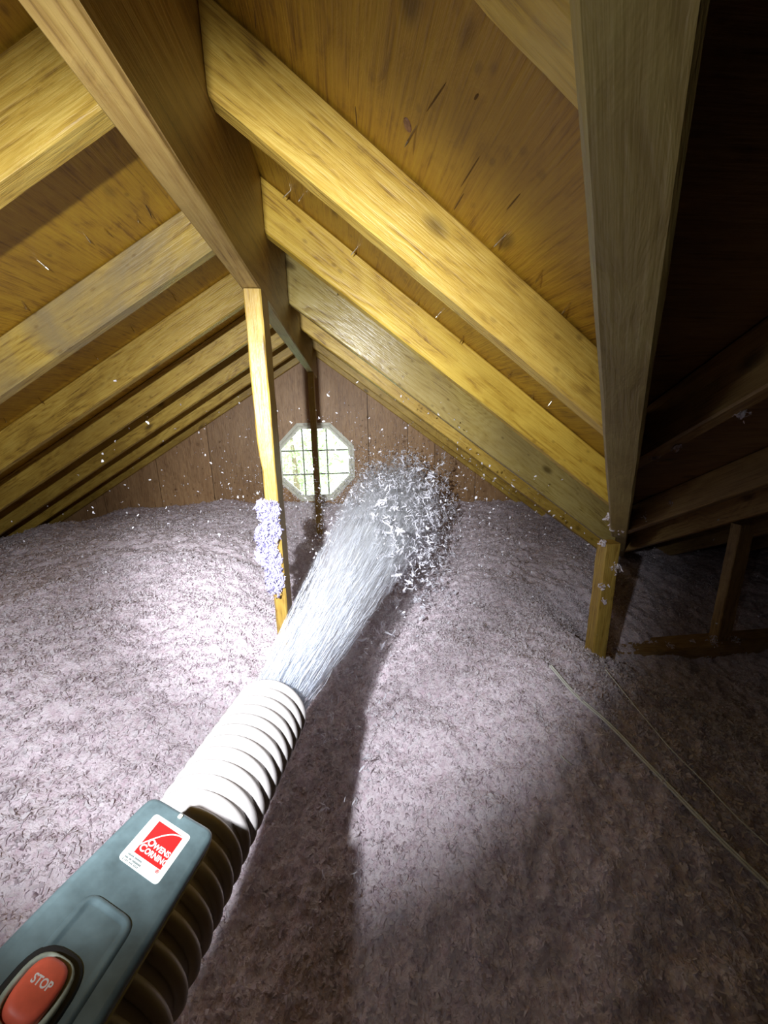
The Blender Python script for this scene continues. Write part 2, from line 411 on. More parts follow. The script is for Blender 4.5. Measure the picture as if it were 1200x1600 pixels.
mir = lambda pts: [(x, 2 * YWR - y) for x, y in pts]
roof('roof_right_near', [(x, max(y, YB)) for x, y in mir([(xm, YWR), (xv(YWR), YWR), (xv(yend), yend), (xend, YG), (xm, YG)])], lambda x, y: zr(x), 'x', M_ply)
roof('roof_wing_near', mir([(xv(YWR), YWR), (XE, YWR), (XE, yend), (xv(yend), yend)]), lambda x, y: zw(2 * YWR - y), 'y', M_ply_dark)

# nails poking through the sheathing (pieces of the panels)
nail_me = None
def make_nail():
    bm = bmesh.new()
    bmesh.ops.create_cone(bm, cap_ends=True, segments=6, radius1=0.0016, radius2=0.0013, depth=0.016, matrix=Matrix.Translation((0, 0, -0.006)))
    bmesh.ops.create_cone(bm, cap_ends=True, segments=6, radius1=0.0003, radius2=0.0016, depth=0.005, matrix=Matrix.Translation((0, 0, -0.0165)))
    me = bpy.data.meshes.new('nail'); bm.to_mesh(me); bm.free(); me.materials.append(M_nail); return me
nail_me = make_nail()
def inside(q, x, y):
    s = None
    for i in range(len(q)):
        a, b = q[i], q[(i + 1) % len(q)]; c = (b[0] - a[0]) * (y - a[1]) - (b[1] - a[1]) * (x - a[0])
        if s is None: s = c > 0
        elif (c > 0) != s: return False
    return True
def nail(roofname, zf, x, y):
    for q, pan in PANELS[roofname]:
        if inside(q, x, y):
            o = bpy.data.objects.new('nail', nail_me); COL.objects.link(o); o.parent = pan
            e = 0.05; nz = Vector((-(zf(x + e) - zf(x - e)) / (2 * e), 0, 1)).normalized()
            qt = (nz + Vector((wob(0.3), wob(0.3), 0))).normalized().to_track_quat('Z', 'Y')
            o.matrix_basis = pan.matrix_basis.inverted() @ Matrix.LocRotScale(Vector((x, y, zf(x))), qt, Vector((1, 1, random.uniform(0.7, 1.3))))
            return
def ray_plane(px, py, p, n):
    r = CF + CR * ((px - 600) / FPX) - CU * ((py - 800) / FPX); return r * (p.dot(n) / r.dot(n))
nRp, nLp = Vector((TR, 0, 1)).normalized(), Vector((-TL, 0, 1)).normalized()
for (x, y) in [(0.236, 0.605), (0.294, 0.60), (0.347, 0.612), (0.105, 0.56), (-0.085, 1.01), (-0.06, 0.99), (0.055, 1.02), (0.20, 1.02), (0.245, 1.0), (0.31, 1.02), (0.43, 1.0), (0.5, 1.02), (0.53, 0.985), (0.02, 1.43), (0.17, 1.41), (0.32, 1.43), (0.62, 1.42), (0.75, 1.40), (0.85, 1.43)]:
    nail('roof_right', zr, x, y)
for (x, y) in [(-0.57, 0.93), (-0.485, 0.95), (-0.455, 0.965), (-0.40, 0.99), (-0.375, 0.98), (-0.66, 1.0), (-0.62, 1.38), (-0.75, 1.40), (-0.48, 1.36), (-0.95, 1.42), (-1.05, 1.40), (-0.6, 0.60), (-0.45, 0.61)]:
    nail('roof_left', zl, x, y)

# one oval knot and a few dark splits in the near plywood of the right slope
M_knot = plain('knot_wood', (0.22, 0.11, 0.06), 0.6, var=0.4, scale=300)
M_split = plain('split_wood', (0.13, 0.065, 0.010), 0.9, var=0.3)
def on_panel(name, x, y, du, dv, ang, h, mat, taper=0.0, n=12):
    """low disc on the underside of the right sheathing; du/dv half sizes, ang turns it in the plane"""
    for q, pan in PANELS['roof_right']:
        if inside(q, x, y):
            ex = Vector((0, 1, 0)); ez = -nRp; ey = ez.cross(ex); V = []; Fc = []
            for (k, w) in ((1.0, -0.001), (0.85, h)):
                for i in range(n):
                    t = 2 * math.pi * i / n; a_, b_ = du * k * math.cos(t), dv * k * math.sin(t) * (1 - taper * math.cos(t))
                    V.append((a_ * math.cos(ang) - b_ * math.sin(ang), a_ * math.sin(ang) + b_ * math.cos(ang), w))
            for i in range(n): Fc.append((i, (i + 1) % n, n + (i + 1) % n, n + i))
            Fc.append(tuple(range(n, 2 * n)))
            o = link(name, mesh(name, V, Fc), mat, pan)
            o.matrix_basis = pan.matrix_basis.inverted() @ frame(Vector((x, y, zr(x))), ex, ey, ez); return
def px_roof(px, py): return ray_plane(px, py, Vector((XR, 0, zr(XR))), nRp)
p = px_roof(637, 195); on_panel('knot', p.x, p.y, 0.010, 0.006, 0.5, 0.0012, M_knot)
for (ax_, ay_, bx_, by_, w_) in [(700, 125, 664, 178, 0.0011), (752, 240, 718, 295, 0.0010), (555, 163, 558, 200, 0.0008), (398, 12, 400, 48, 0.0008), (748, 146, 741, 156, 0.0016), (790, 330, 815, 300, 0.0011), (726, 300, 708, 330, 0.0012)]:
    p, q_ = px_roof(ax_, ay_), px_roof(bx_, by_); m = (p + q_) / 2; d = q_ - p
    ey = (-nRp).cross(Vector((0, 1, 0))); on_panel('split', m.x, m.y, d.length / 2, w_, math.atan2(d.dot(ey), d.y), 0.0005, M_split)

# ------------------------------------------------------------------ floor, gable wall, closing walls
def slab(name, x0, x1, y0, y1, z0, z1, mat, parent=None):
    V = [(x, y, z) for x in (x0, x1) for y in (y0, y1) for z in (z0, z1)]
    Fc = [(0, 1, 3, 2), (4, 6, 7, 5), (0, 4, 5, 1), (2, 3, 7, 6), (0, 2, 6, 4), (1, 5, 7, 3)]
    me = mesh(name, V, Fc); bm = bmesh.new(); bm.from_mesh(me); bmesh.ops.recalc_face_normals(bm, faces=bm.faces); bm.to_mesh(me); bm.free()
    return link(name, me, mat, parent)
tag(slab('floor', xe_l - 0.1, XE + 0.1, YB - 0.1, YG + 0.1, ZF - 0.05, ZF, M_drywall), kind='structure')
tag(slab('wall_near', xe_l - 0.1, 2.4, YB - 0.08, YB - 0.01, ZF, 0.6, M_gable), kind='structure')
tag(slab('wall_right', XE + 0.01, XE + 0.08, YB - 0.1, YG, ZF, 0.6, M_gable), kind='structure')

# far gable: outer skin with an octagonal opening, boards on its inner face
WC, WR_ = (-0.205, -0.365), 0.285                        # window centre (x,z), half width of the opening
def octagon(r, c=WC):
    R = r / math.cos(math.pi / 8)
    return [(c[0] + R * math.cos(math.pi / 8 + k * math.pi / 4), c[1] + R * math.sin(math.pi / 8 + k * math.pi / 4)) for k in range(8)]
def plate_with_hole(name, outer, hole, y0, y1, mat, parent=None):
    bm = bmesh.new(); es = []
    for loop in (outer, hole):
        vs = [bm.verts.new((x, y0, z)) for x, z in loop]
        es += [bm.edges.new((vs[i], vs[(i + 1) % len(vs)])) for i in range(len(vs))]
    r = bmesh.ops.triangle_fill(bm, use_beauty=True, use_dissolve=False, edges=es)
    fs = [g for g in r['geom'] if isinstance(g, bmesh.types.BMFace)]
    ex = bmesh.ops.extrude_face_region(bm, geom=fs)
    bmesh.ops.translate(bm, vec=(0, y1 - y0, 0), verts=[g for g in ex['geom'] if isinstance(g, bmesh.types.BMVert)])
    bmesh.ops.recalc_face_normals(bm, faces=bm.faces)
    me = bpy.data.meshes.new(name); bm.to_mesh(me); bm.free()
    return link(name, me, mat, parent)
gable_outer = [(xe_l, ZF), (xend, ZF), (XR, zr(XR)), (XL, zl(XL))]
wall = plate_with_hole('wall_far', [(xe_l - 0.1, ZF - 0.05), (xend + 0.1, ZF - 0.05), (xend + 0.1, ZF + 0.02), (-0.172, 0.60), (xe_l - 0.1, ZF + 0.02)], octagon(WR_), YG + 0.012, YG + 0.05, M_felt)
tag(wall, kind='structure')
edges_x = [xe_l, -2.2, -1.79, -1.38, -0.99, -0.62, 0.21, 0.52, 0.74, 1.08, 1.42, 1.76, xend]
for i in range(len(edges_x) - 1):
    x0, x1 = edges_x[i] + 0.002, edges_x[i + 1] - 0.002
    if x0 < -0.4 < x1 or x0 < 0 < x1:
        pan = plate_with_hole('gable_board', [(x0, ZF), (x1, ZF), (x1, zr(x1) - 0.002), (XR, zr(XR) - 0.002), (XL, zl(XL) - 0.002), (x0, zl(x0) - 0.002)], octagon(WR_), YG, YG + 0.011, M_gable, wall)
        # grain runs up the board: give it a turned frame
        ax = frame(Vector((WC[0], YG, 0)), Vector((0, 0, 1)), Vector((1, 0, 0)), Vector((0, 1, 0)))
        pan.data.transform(ax.inverted()); pan.matrix_basis = ax
    else:
        q = clip_to([(x0, ZF), (x1, ZF), (x1, 1), (x0, 1)], gable_outer)
        if len(q) < 3: continue
        n = len(q); V = [(x, YG, z) for x, z in q] + [(x, YG + 0.011 - 0.004 * (i % 2), z) for x, z in q]
        Fc = [tuple(range(n)), tuple(range(n, 2 * n))[::-1]] + [(j, (j + 1) % n, n + (j + 1) % n, n + j) for j in range(n)]
        ax = frame(Vector((x0, YG, 0)), Vector((0, 0, 1)), Vector((1, 0, 0)), Vector((0, 1, 0))); inv = ax.inverted()
        me = mesh('gable_board', [inv @ Vector(v) for v in V], Fc)
        bm = bmesh.new(); bm.from_mesh(me); bmesh.ops.recalc_face_normals(bm, faces=bm.faces); bm.to_mesh(me); bm.free()
        link('gable_board', me, M_gable, wall, ax)

# octagonal window
win = empty('window_1', (WC[0], YG, WC[1])); tag(win, kind='structure')
def ring8(name, prof, mat):
    """prof: list of (half width, y) going round the frame section"""
    V = []; Fc = []; m = len(prof)
    for k in range(8):
        for r, y in prof:
            R = r / math.cos(math.pi / 8); a = math.pi / 8 + k * math.pi / 4; V.append((R * math.cos(a), y, R * math.sin(a)))
    for k in range(8):
        for j in range(m):
            Fc.append((k * m + j, k * m + (j + 1) % m, ((k + 1) % 8) * m + (j + 1) % m, ((k + 1) % 8) * m + j))
    me = mesh(name, V, Fc); bm = bmesh.new(); bm.from_mesh(me); bmesh.ops.recalc_face_normals(bm, faces=bm.faces); bm.to_mesh(me); bm.free()
    return link(name, me, mat, win)
ring8('frame', [(0.302, 0.0), (0.302, -0.012), (0.282, -0.016), (0.278, -0.004), (0.270, 0.0), (0.270, 0.05), (0.284, 0.05), (0.284, 0.0)], M_frame)
ring8('sash', [(0.2695, 0.012), (0.2695, 0.004), (0.258, 0.004), (0.256, 0.012), (0.256, 0.034), (0.2695, 0.034)], M_frame)
g = 0.092
def bar(name, x0, x1, z0, z1):
    V = [(x, y, z) for x in (x0, x1) for y in (0.016, 0.028) for z in (z0, z1)]
    me = mesh(name, V, [(0, 1, 3, 2), (4, 6, 7, 5), (0, 4, 5, 1), (2, 3, 7, 6), (0, 2, 6, 4), (1, 5, 7, 3)])
    link(name, me, M_munt, win)
for s in (-g, g):
    bar('muntin', s - 0.0055, s + 0.0055, -0.2555, 0.2555)
    for a, b in ((-0.2555, -g - 0.006), (-g + 0.006, g - 0.006), (g + 0.006, 0.2555)): bar('muntin', a, b, s - 0.0055, s + 0.0055)
cuts = [(-0.2555, -g - 0.0058), (-g + 0.0058, g - 0.0058), (g + 0.0058, 0.2555)]
oc = octagon(0.2555, (0, 0))
for ax_, bx_ in cuts:
    for az_, bz_ in cuts:
        q = clip_to([(ax_, az_), (bx_, az_), (bx_, bz_), (ax_, bz_)], oc); n = len(q)
        V = [(x, 0.020, z) for x, z in q] + [(x, 0.024, z) for x, z in q]
        link('pane', mesh('pane', V, [tuple(range(n)), tuple(range(n, 2 * n))[::-1]] + [(j, (j + 1) % n, n + (j + 1) % n, n + j) for j in range(n)]), M_glass, win)

# outside the window: lawn and two trees, burnt out by the daylight
tag(slab('ground_outside', -40, 40, YG + 0.3, 70, -4.3, -4.2, M_grass), kind='structure')
def tree(x, y, h, r, n, label):
    root = empty('leafy_tree', (x, y, -4.2)); tag(root, label, 'tree', 'trees outside the window')
    st = []
    for i in range(7):
        f = i / 6; rr = 0.16 * (1 - 0.75 * f); st.append([(rr * math.cos(a * 2 * math.pi / 8) + 0.1 * math.sin(3 * f), rr * math.sin(a * 2 * math.pi / 8), h * 0.8 * f) for a in range(8)])
    swept('trunk', st, M_bark, Matrix(), root)
    c = rng.normal(size=(n, 3)); c /= np.linalg.norm(c, axis=1)[:, None]; c *= (rng.random(n) ** 0.4)[:, None] * np.array([r, r, h * 0.34]); c[:, 2] += h * 0.66
    V, Fq = flakes(c, rng.uniform(0.10, 0.22, n), 0.5)
    link('foliage', np_mesh('foliage', V, Fq), M_leaf, root)

# ------------------------------------------------------------------ fibre flakes
def flakes(c, length, aspect, axis=None, jit=1.0, bend=0.35):
    """each flake is a bent ribbon of two quads; axis = preferred direction (n,3)"""
    n = len(c); d = rng.normal(size=(n, 3)) * jit
    if axis is not None: d = d + axis
    d /= np.linalg.norm(d, axis=1)[:, None]
    s = np.cross(d, rng.normal(size=(n, 3))); s /= np.linalg.norm(s, axis=1)[:, None]; u = np.cross(d, s)
    L = np.asarray(length).reshape(-1, 1) * np.ones((n, 1)); w = L * np.asarray(aspect).reshape(-1, 1) * 0.5
    bo = u * L * bend * rng.normal(size=(n, 1))
    P = np.stack([c - d * L / 2 - s * w * 0.5, c - d * L / 2 + s * w * 0.5, c + bo - s * w, c + bo + s * w, c + d * L / 2 - s * w * 0.5, c + d * L / 2 + s * w * 0.5], 1).reshape(-1, 3)
    b = np.arange(n)[:, None] * 6
    Fq = np.concatenate([b + np.array([[0, 1, 3, 2]]), b + np.array([[2, 3, 5, 4]])], 0)
    return P, Fq
tree(-1.6, 13.0, 4.6, 1.7, 1100, 'pale leafy tree seen through the left panes of the octagonal window')
tree(3.2, 16.0, 5.0, 2.0, 900, 'pale leafy tree seen through the right panes of the octagonal window')

# ------------------------------------------------------------------ blown insulation surface
def lattice(n0, n1, seed):
    return np.random.default_rng(seed).random((n0, n1)).astype(np.float32)
def vnoise(X, Y, wl, seed):
    G = lattice(257, 257, seed); u = (X / wl) % 256; v = (Y / wl) % 256
    i = np.floor(u).astype(int); j = np.floor(v).astype(int); a = u - i; b = v - j
    a = a * a * (3 - 2 * a); b = b * b * (3 - 2 * b)
    return (G[i, j] * (1 - a) + G[i + 1, j] * a) * (1 - b) + (G[i, j + 1] * (1 - a) + G[i + 1, j + 1] * a) * b - 0.5
CP = np.array([  # x, y, z control points of the mound
    (-0.25, 0.90, -0.53), (-0.45, 0.9, -0.52), (-0.9, 0.9, -0.50), (-1.5, 0.9, -0.56), (-0.5, 0.4, -0.56), (-1.0, 0.3, -0.56),
    (-0.45, 1.5, -0.52), (-0.9, 1.6, -0.49), (-1.5, 1.7, -0.55), (-0.55, 2.2, -0.57), (-0.95, 2.3, -0.56), (-1.6, 2.4, -0.60), (-2.1, 2.0, -0.72),
    (-0.45, 2.9, -0.66), (-0.9, 2.9, -0.64), (-1.5, 2.9, -0.66), (-2.1, 2.9, -0.8), (-0.15, 2.95, -0.68), (0.2, 2.9, -0.70), (0.6, 2.9, -0.72), (1.1, 2.9, -0.74),
    (0.0, 1.3, -0.74), (0.05, 1.7, -0.86), (0.1, 2.2, -0.88), (-0.05, 2.5, -0.90), (0.4, 2.0, -0.78), (0.5, 2.4, -0.76),
    (-0.10, 0.55, -0.74), (0.0, 0.75, -0.72), (0.05, 0.95, -0.70), (0.0, 0.3, -0.80), (-0.2, 0.2, -0.72), (0.0, -0.2, -0.72), (-0.5, -0.2, -0.62), (-1.0, -0.4, -0.62),
    (0.25, 0.82, -0.575), (0.45, 0.82, -0.575), (0.66, 0.84, -0.585), (0.25, 0.55, -0.66), (0.5, 0.5, -0.63), (0.3, 0.2, -0.68), (0.7, 0.3, -0.70), (0.6, -0.2, -0.74),
    (0.3, 1.15, -0.66), (0.55, 1.15, -0.68), (0.65, 1.5, -0.68), (0.95, 1.7, -0.69), (1.2, 2.0, -0.74), (1.0, 2.4, -0.74),
    (0.85, 0.75, -0.72), (0.95, 1.05, -0.90), (1.2, 1.05, -0.96), (1.4, 1.1, -0.97), (1.1, 1.5, -0.80), (1.5, 1.45, -0.88), (1.6, 1.9, -0.84), (1.2, 0.4, -0.80), (1.8, 0.8, -0.88), (2.5, 1.0, -0.9), (2.5, -0.5, -0.9), (1.2, -0.6, -0.82)])
def surf(X, Y):
    """smooth mound height"""
    num = np.zeros_like(X); den = np.full_like(X, 1e-9)
    for x, y, z in CP:
        d2 = ((X - x) ** 2 + (Y - y) ** 2); s = 0.17 if (abs(x) < 1.0 and 0 < y < 1.4) else 0.24
        w = np.exp(-d2 / (2 * s * s)) + 1e-4 / (0.05 + d2 * d2); num += w * z; den += w
    return num / den
def rough(X, Y):
    r = 0.040 * vnoise(X, Y, 0.23, 1) + 0.018 * vnoise(X, Y, 0.085, 2) + 0.012 * vnoise(X, Y, 0.04, 3)
    r += 0.012 * vnoise(X, Y, 0.021, 4) + 0.011 * vnoise(X, Y, 0.012, 5)
    return r
def roof_limit(X, Y):
    z = np.minimum(0.530 + (X - XL) * TL, np.where(X < VX + VD * (Y - VY), 0.517 - (X - XR) * TR, zr(VX) - TW * (Y - VY)))
    return z - 0.006
x0, x1, y0, y1, st_ = -2.35, 3.15, -0.6, 3.12, 0.0085
nx, ny = int((x1 - x0) / st_) + 1, int((y1 - y0) / st_) + 1
X, Y = np.meshgrid(np.linspace(x0, x1, nx), np.linspace(y0, y1, ny), indexing='ij')
Z = surf(X, Y) + rough(X, Y)
Z = np.minimum(Z, np.maximum(roof_limit(X, Y), ZF + 0.01))
Xj = X + 0.006 * (vnoise(X, Y, 0.02, 8)); Yj = Y + 0.006 * (vnoise(X, Y, 0.02, 9))
V = np.stack([Xj, Yj, Z], -1).reshape(-1, 3); I = np.arange(nx * ny).reshape(nx, ny)
Fq = np.stack([I[:-1, :-1], I[1:, :-1], I[1:, 1:], I[:-1, 1:]], -1).reshape(-1, 4)
ins = link('blown_insulation', np_mesh('blown_insulation', V, Fq, True), M_insul)
tag(ins, 'thick bed of pinkish white blown insulation filling the attic floor', 'insulation', kind='stuff')
# loose fibre tufts over its surface
N = 260000
fx = np.concatenate([rng.uniform(-2.1, 1.9, N // 2), rng.uniform(-0.9, 1.0, N - N // 2)]); fy = np.concatenate([rng.uniform(0.0, 3.1, N // 2), rng.uniform(0.05, 1.5, N - N // 2)])
fz = surf(fx, fy) + rough(fx, fy); ok = fz < roof_limit(fx, fy) - 0.01
c = np.stack([fx, fy, fz + rng.uniform(-0.004, 0.006, N)], -1)[ok]
Vf, Ff = flakes(c, rng.uniform(0.004, 0.012, len(c)), rng.uniform(0.2, 0.6, len(c)))
o = link('loose_tufts', np_mesh('loose_tufts', Vf, Ff), M_flake, ins); tag(o, kind='stuff')
def gz(x, y): return float(surf(np.array([x]), np.array([y]))[0] + rough(np.array([x]), np.array([y]))[0])
def hit(px, py, lift=0.0):
    r = CF + CR * ((px - 600) / FPX) - CU * ((py - 800) / FPX); t = 0.05
    while t < 6:
        p = r * t
        if p.z <= gz(p.x, p.y) + lift: return p
        t += 0.004
    return r * 3

# ------------------------------------------------------------------ posts
def post(x0, x1, y0, y1, z0, z1, mat, label, cat='post', group=None, notch=None, lean=(0, 0), rotz=0.0, w=0.0007):
    st = []; n = 40; cx, cy = (x0 + x1) / 2, (y0 + y1) / 2
    for i in range(n + 1):
        f = i / n; z = z0 + (z1 - z0) * f; ring = []
        for (x, y) in chamfer(x0, x1, y0, y1, 0.003):
            xx = x
            if notch and x < cx:
                xx += notch(z)
            dx, dy = xx - cx, y - cy; c_, s_ = math.cos(rotz), math.sin(rotz)
            ring.append((cx + dx * c_ - dy * s_ + lean[0] * (1 - f) + wob(w), cy + dx * s_ + dy * c_ + lean[1] * (1 - f) + wob(w), z))
        st.append(ring)
    ax = frame(Vector((cx, cy, z0)), Vector((0, 0, 1)), Vector((1, 0, 0)), Vector((0, 1, 0)))
    return tag(swept('support_post', st, mat, ax), label, cat, group)
def notch1(z):
    v = 0.0
    if z < -0.055: v = 0.006 * min(1, (-0.055 - z) / 0.03)
    if -0.125 < z < -0.06: v += 0.004 * math.sin((z + 0.125) / 0.065 * math.pi * 3)
    return v
post(XL + 0.004, XR + 0.002, 0.92, 1.009, ZF + 0.005, 0.2515, M_post, 'yellow near post under the ridge with white fluff stuck to it', notch=notch1)
post(XL + 0.001, XR + 0.001, 2.60, 2.689, ZF + 0.005, 0.2515, M_post, 'thin dark post standing in front of the octagonal window')
post(0.662, 0.704, 0.898, 0.936, ZF + 0.005, zw(0.94) - 0.2135, M_post, 'short yellow post under the foot of the valley beam', rotz=0.0)
post(1.395, 1.455, 1.21, 1.248, -0.868, zw(1.23) - 0.118, M_wing, 'dim brown post at far right standing on a low beam')
# low beam crossing the wing
st = []
for i in range(9):
    x = 0.84 + 0.9 * i / 8; st.append([(x, yy + wob(0.0008), zz + wob(0.0008)) for (yy, zz) in chamfer(1.185, 1.274, -0.97, -0.87, 0.004)])
o = swept('floor_beam', st, M_wing, frame(Vector((0.84, 1.23, -0.92)), Vector((1, 0, 0)), Vector((0, 1, 0)), Vector((0, 0, 1))))
tag(o, 'low dark beam half sunk in the insulation at right', 'beam')

# fluff stuck on the near post
n = 2600
u = rng.random(n); zz = -0.19 - 0.225 * u
half = 0.027 * (0.55 + 0.45 * np.sin(np.pi * np.clip(u * 0.9 + 0.12, 0, 1))) * (1 + 0.25 * np.sin(u * 23))
cx = -0.176 + rng.uniform(-1, 0.85, n) * half + 0.006 * np.sin(u * 9); cy = 0.915 - np.abs(rng.normal(0, 0.012, n)) * (1 - ((cx + 0.176) / 0.03) ** 2 * 0.6)
Vf, Ff = flakes(np.stack([cx, cy, zz], -1), rng.uniform(0.006, 0.018, n), rng.uniform(0.15, 0.4, n), np.tile(np.array([[0.2, -0.9, -0.2]]), (n, 1)), 0.9)
tag(link('stuck_fluff', np_mesh('stuck_fluff', Vf, Ff), M_clump), 'bluish white strip of fluff clinging to the near post', 'insulation', kind='stuff')

# bits of fluff on beams of the wing and on the short post
bits = []
for (x, y, z, s, k) in [(0.65, 0.895, -0.33, 0.008, 14), (0.69, 0.892, -0.40, 0.012, 26), (0.66, 0.892, -0.45, 0.010, 24), (0.67, 0.892, -0.49, 0.008, 12), (0.585, 0.80, -0.235, 0.010, 20), (0.66, 0.86, -0.275, 0.016, 60),
                        (0.605, 0.56, -0.012, 0.008, 22), (0.60, 0.66, -0.068, 0.008, 18), (0.595, 0.70, -0.092, 0.007, 14), (1.056, 1.25, -0.37, 0.010, 20), (1.056, 1.15, -0.30, 0.008, 12), (0.97, 1.20, -0.862, 0.02, 60), (1.05, 1.22, -0.864, 0.018, 40), (1.2, 1.2, -0.865, 0.014, 30), (1.37, 1.2, -0.862, 0.02, 50), (1.46, 1.2, -0.862, 0.016, 40), (1.3, 1.22, -0.866, 0.012, 20)]:
    bits.append(np.array([x, y, z]) + rng.normal(size=(k, 3)) * s * 0.5)
bits = np.concatenate(bits)
Vf, Ff = flakes(bits, rng.uniform(0.005, 0.013, len(bits)), 0.4)
tag(link('fluff_bits', np_mesh('fluff_bits', Vf, Ff), M_flake), 'white wisps of fluff caught on the post and beams at right', 'insulation', kind='stuff')

# ------------------------------------------------------------------ cables lying on the insulation at right
def stiff(path, lift):
    P = [hit(x, y, 0.0) for x, y in path]; n = len(P); z0, z1 = P[0].z, P[-1].z; rays = [p.normalized() for p in P]; add = lift
    for _ in range(60):
        Q = [r_ * ((z0 + (z1 - z0) * i / (n - 1) + add) / r_.z) for i, r_ in enumerate(rays)]
        if all(q.z > gz(q.x, q.y) + 0.005 for q in Q): break
        add += 0.002
    return Q
def cable(name, pts, r, label, cat='cable', group=None):
    cu = bpy.data.curves.new(name, 'CURVE'); cu.dimensions = '3D'; cu.bevel_depth = r; cu.bevel_resolution = 2
    sp = cu.splines.new('BEZIER'); sp.bezier_points.add(len(pts) - 1)
    for b, p in zip(sp.bezier_points, pts): b.co = p; b.handle_left_type = b.handle_right_type = 'AUTO'
    tmp = bpy.data.objects.new('tmp', cu); COL.objects.link(tmp)
    me = bpy.data.meshes.new_from_object(tmp.evaluated_get(bpy.context.evaluated_depsgraph_get())); bpy.data.objects.remove(tmp)
    me.materials.clear(); o = link(name, me, M_wire)
    return tag(o, label, cat, group) if label else o
path = [(860, 1040), (900, 1086), (950, 1130), (1010, 1192), (1070, 1254), (1130, 1316), (1190, 1374), (1250, 1432)]
A = stiff(path, 0.012)
rod = empty('twin_cable', A[0]); tag(rod, 'pale twin cable lying on the insulation at lower right, brighter of the two', 'cable')
for s in (-1, 1):
    c_ = cable('strand', [p + Vector((0.0022 * s, 0.001 * s, 0.0)) - A[0] for p in A], 0.0022, None); c_.parent = rod
path = [(946, 1046), (975, 1082), (1010, 1125), (1050, 1172), (1100, 1222), (1150, 1275), (1210, 1330)]
cable('thin_wire', stiff(path, 0.004), 0.0013, 'faint thin wire lying right of the pale twin cable')
cable('plastic_sliver', [hit(x, y, 0.018) for x, y in ((876, 1180), (884, 1188), (893, 1195))], 0.0013, 'tiny white sliver on the insulation left of the twin cable', 'sliver')

# ------------------------------------------------------------------ hose
def W(v): return CR * v[0] + CU * v[1] + CF * v[2]
HP = [Vector(W(p)) for p in ((-0.130, -0.230, 0.460), (-0.146, -0.255, 0.330), (-0.160, -0.284, 0.20), (-0.178, -0.335, 0.06), (-0.21, -0.42, -0.10), (-0.28, -0.50, -0.3))]
def catmull(P, n):
    out = []; P = [P[0] * 2 - P[1]] + P + [P[-1] * 2 - P[-2]]
    for i in range(1, len(P) - 2):
        for k in range(n):
            t = k / n; a, b, c, d = P[i - 1], P[i], P[i + 1], P[i + 2]
            out.append(0.5 * ((2 * b) + (c - a) * t + (2 * a - 5 * b + 4 * c - d) * t * t + (3 * b - a - 3 * c + d) * t ** 3))
    return out + [P[-2]]
dense = catmull(HP, 40); arc = [0.0]
for i in range(1, len(dense)): arc.append(arc[-1] + (dense[i] - dense[i - 1]).length)
def along(s):
    i = max(1, min(len(arc) - 1, int(np.searchsorted(arc, s)))); t = (s - arc[i - 1]) / max(1e-9, arc[i] - arc[i - 1])
    p = dense[i - 1].lerp(dense[i], min(1, max(0, t))); d = (dense[i] - dense[i - 1]).normalized(); return p, d
HR = 0.0372
hose = empty('blower_hose', HP[0]); tag(hose, 'white corrugated blower hose spraying insulation from its open mouth', 'hose')
def ringpts(p, d, r, n=40):
    a = d.cross(Vector((0, 0, 1))).normalized(); b = a.cross(d); return [p + a * (r * math.cos(2 * math.pi * k / n)) + b * (r * math.sin(2 * math.pi * k / n)) for k in range(n)]
V, Fc, n = [], [], 40
S = [0.004 + 0.006 * i for i in range(int((arc[-1] - 0.01) / 0.006))]
rows = [(s, HR) for s in S]; inner = [(s, HR - 0.004) for s in S[:60]][::-1]
allr = [(s, HR - 0.004) for s in S[:60]][::-1] + rows
for s, r in allr:
    p, d = along(s); V += [q - HP[0] for q in ringpts(p, d, r)]
for i in range(len(allr) - 1):
    for j in range(n): Fc.append((i * n + j, i * n + (j + 1) % n, (i + 1) * n + (j + 1) % n, (i + 1) * n + j))
link('tube', mesh('tube', V, Fc, True), M_hose, hose)
PITCH_H = 0.0142; ribs = int((arc[-1] - 0.02) / PITCH_H)
def torus(R, r, rl, n=44, m=10):
    V, Fc = [], []
    for i in range(n):
        a = 2 * math.pi * i / n
        for j in range(m):
            b = 2 * math.pi * j / m; V.append(((R + r * math.cos(b)) * math.cos(a), (R + r * math.cos(b)) * math.sin(a), rl * math.sin(b)))
    for i in range(n):
        for j in range(m): Fc.append((i * m + j, ((i + 1) % n) * m + j, ((i + 1) % n) * m + (j + 1) % m, i * m + (j + 1) % m))
    return mesh('rib', V, Fc, True)
rib_me = torus(HR + 0.0005, 0.0047, 0.0046); rib_me.materials.append(M_hose)
for k in range(ribs):
    p, d = along(0.005 + k * PITCH_H); o = bpy.data.objects.new('rib', rib_me); COL.objects.link(o); o.parent = hose
    q = d.to_track_quat('Z', 'Y'); o.matrix_basis = Matrix.LocRotScale(p - HP[0], q, Vector((1, 1, 1)))

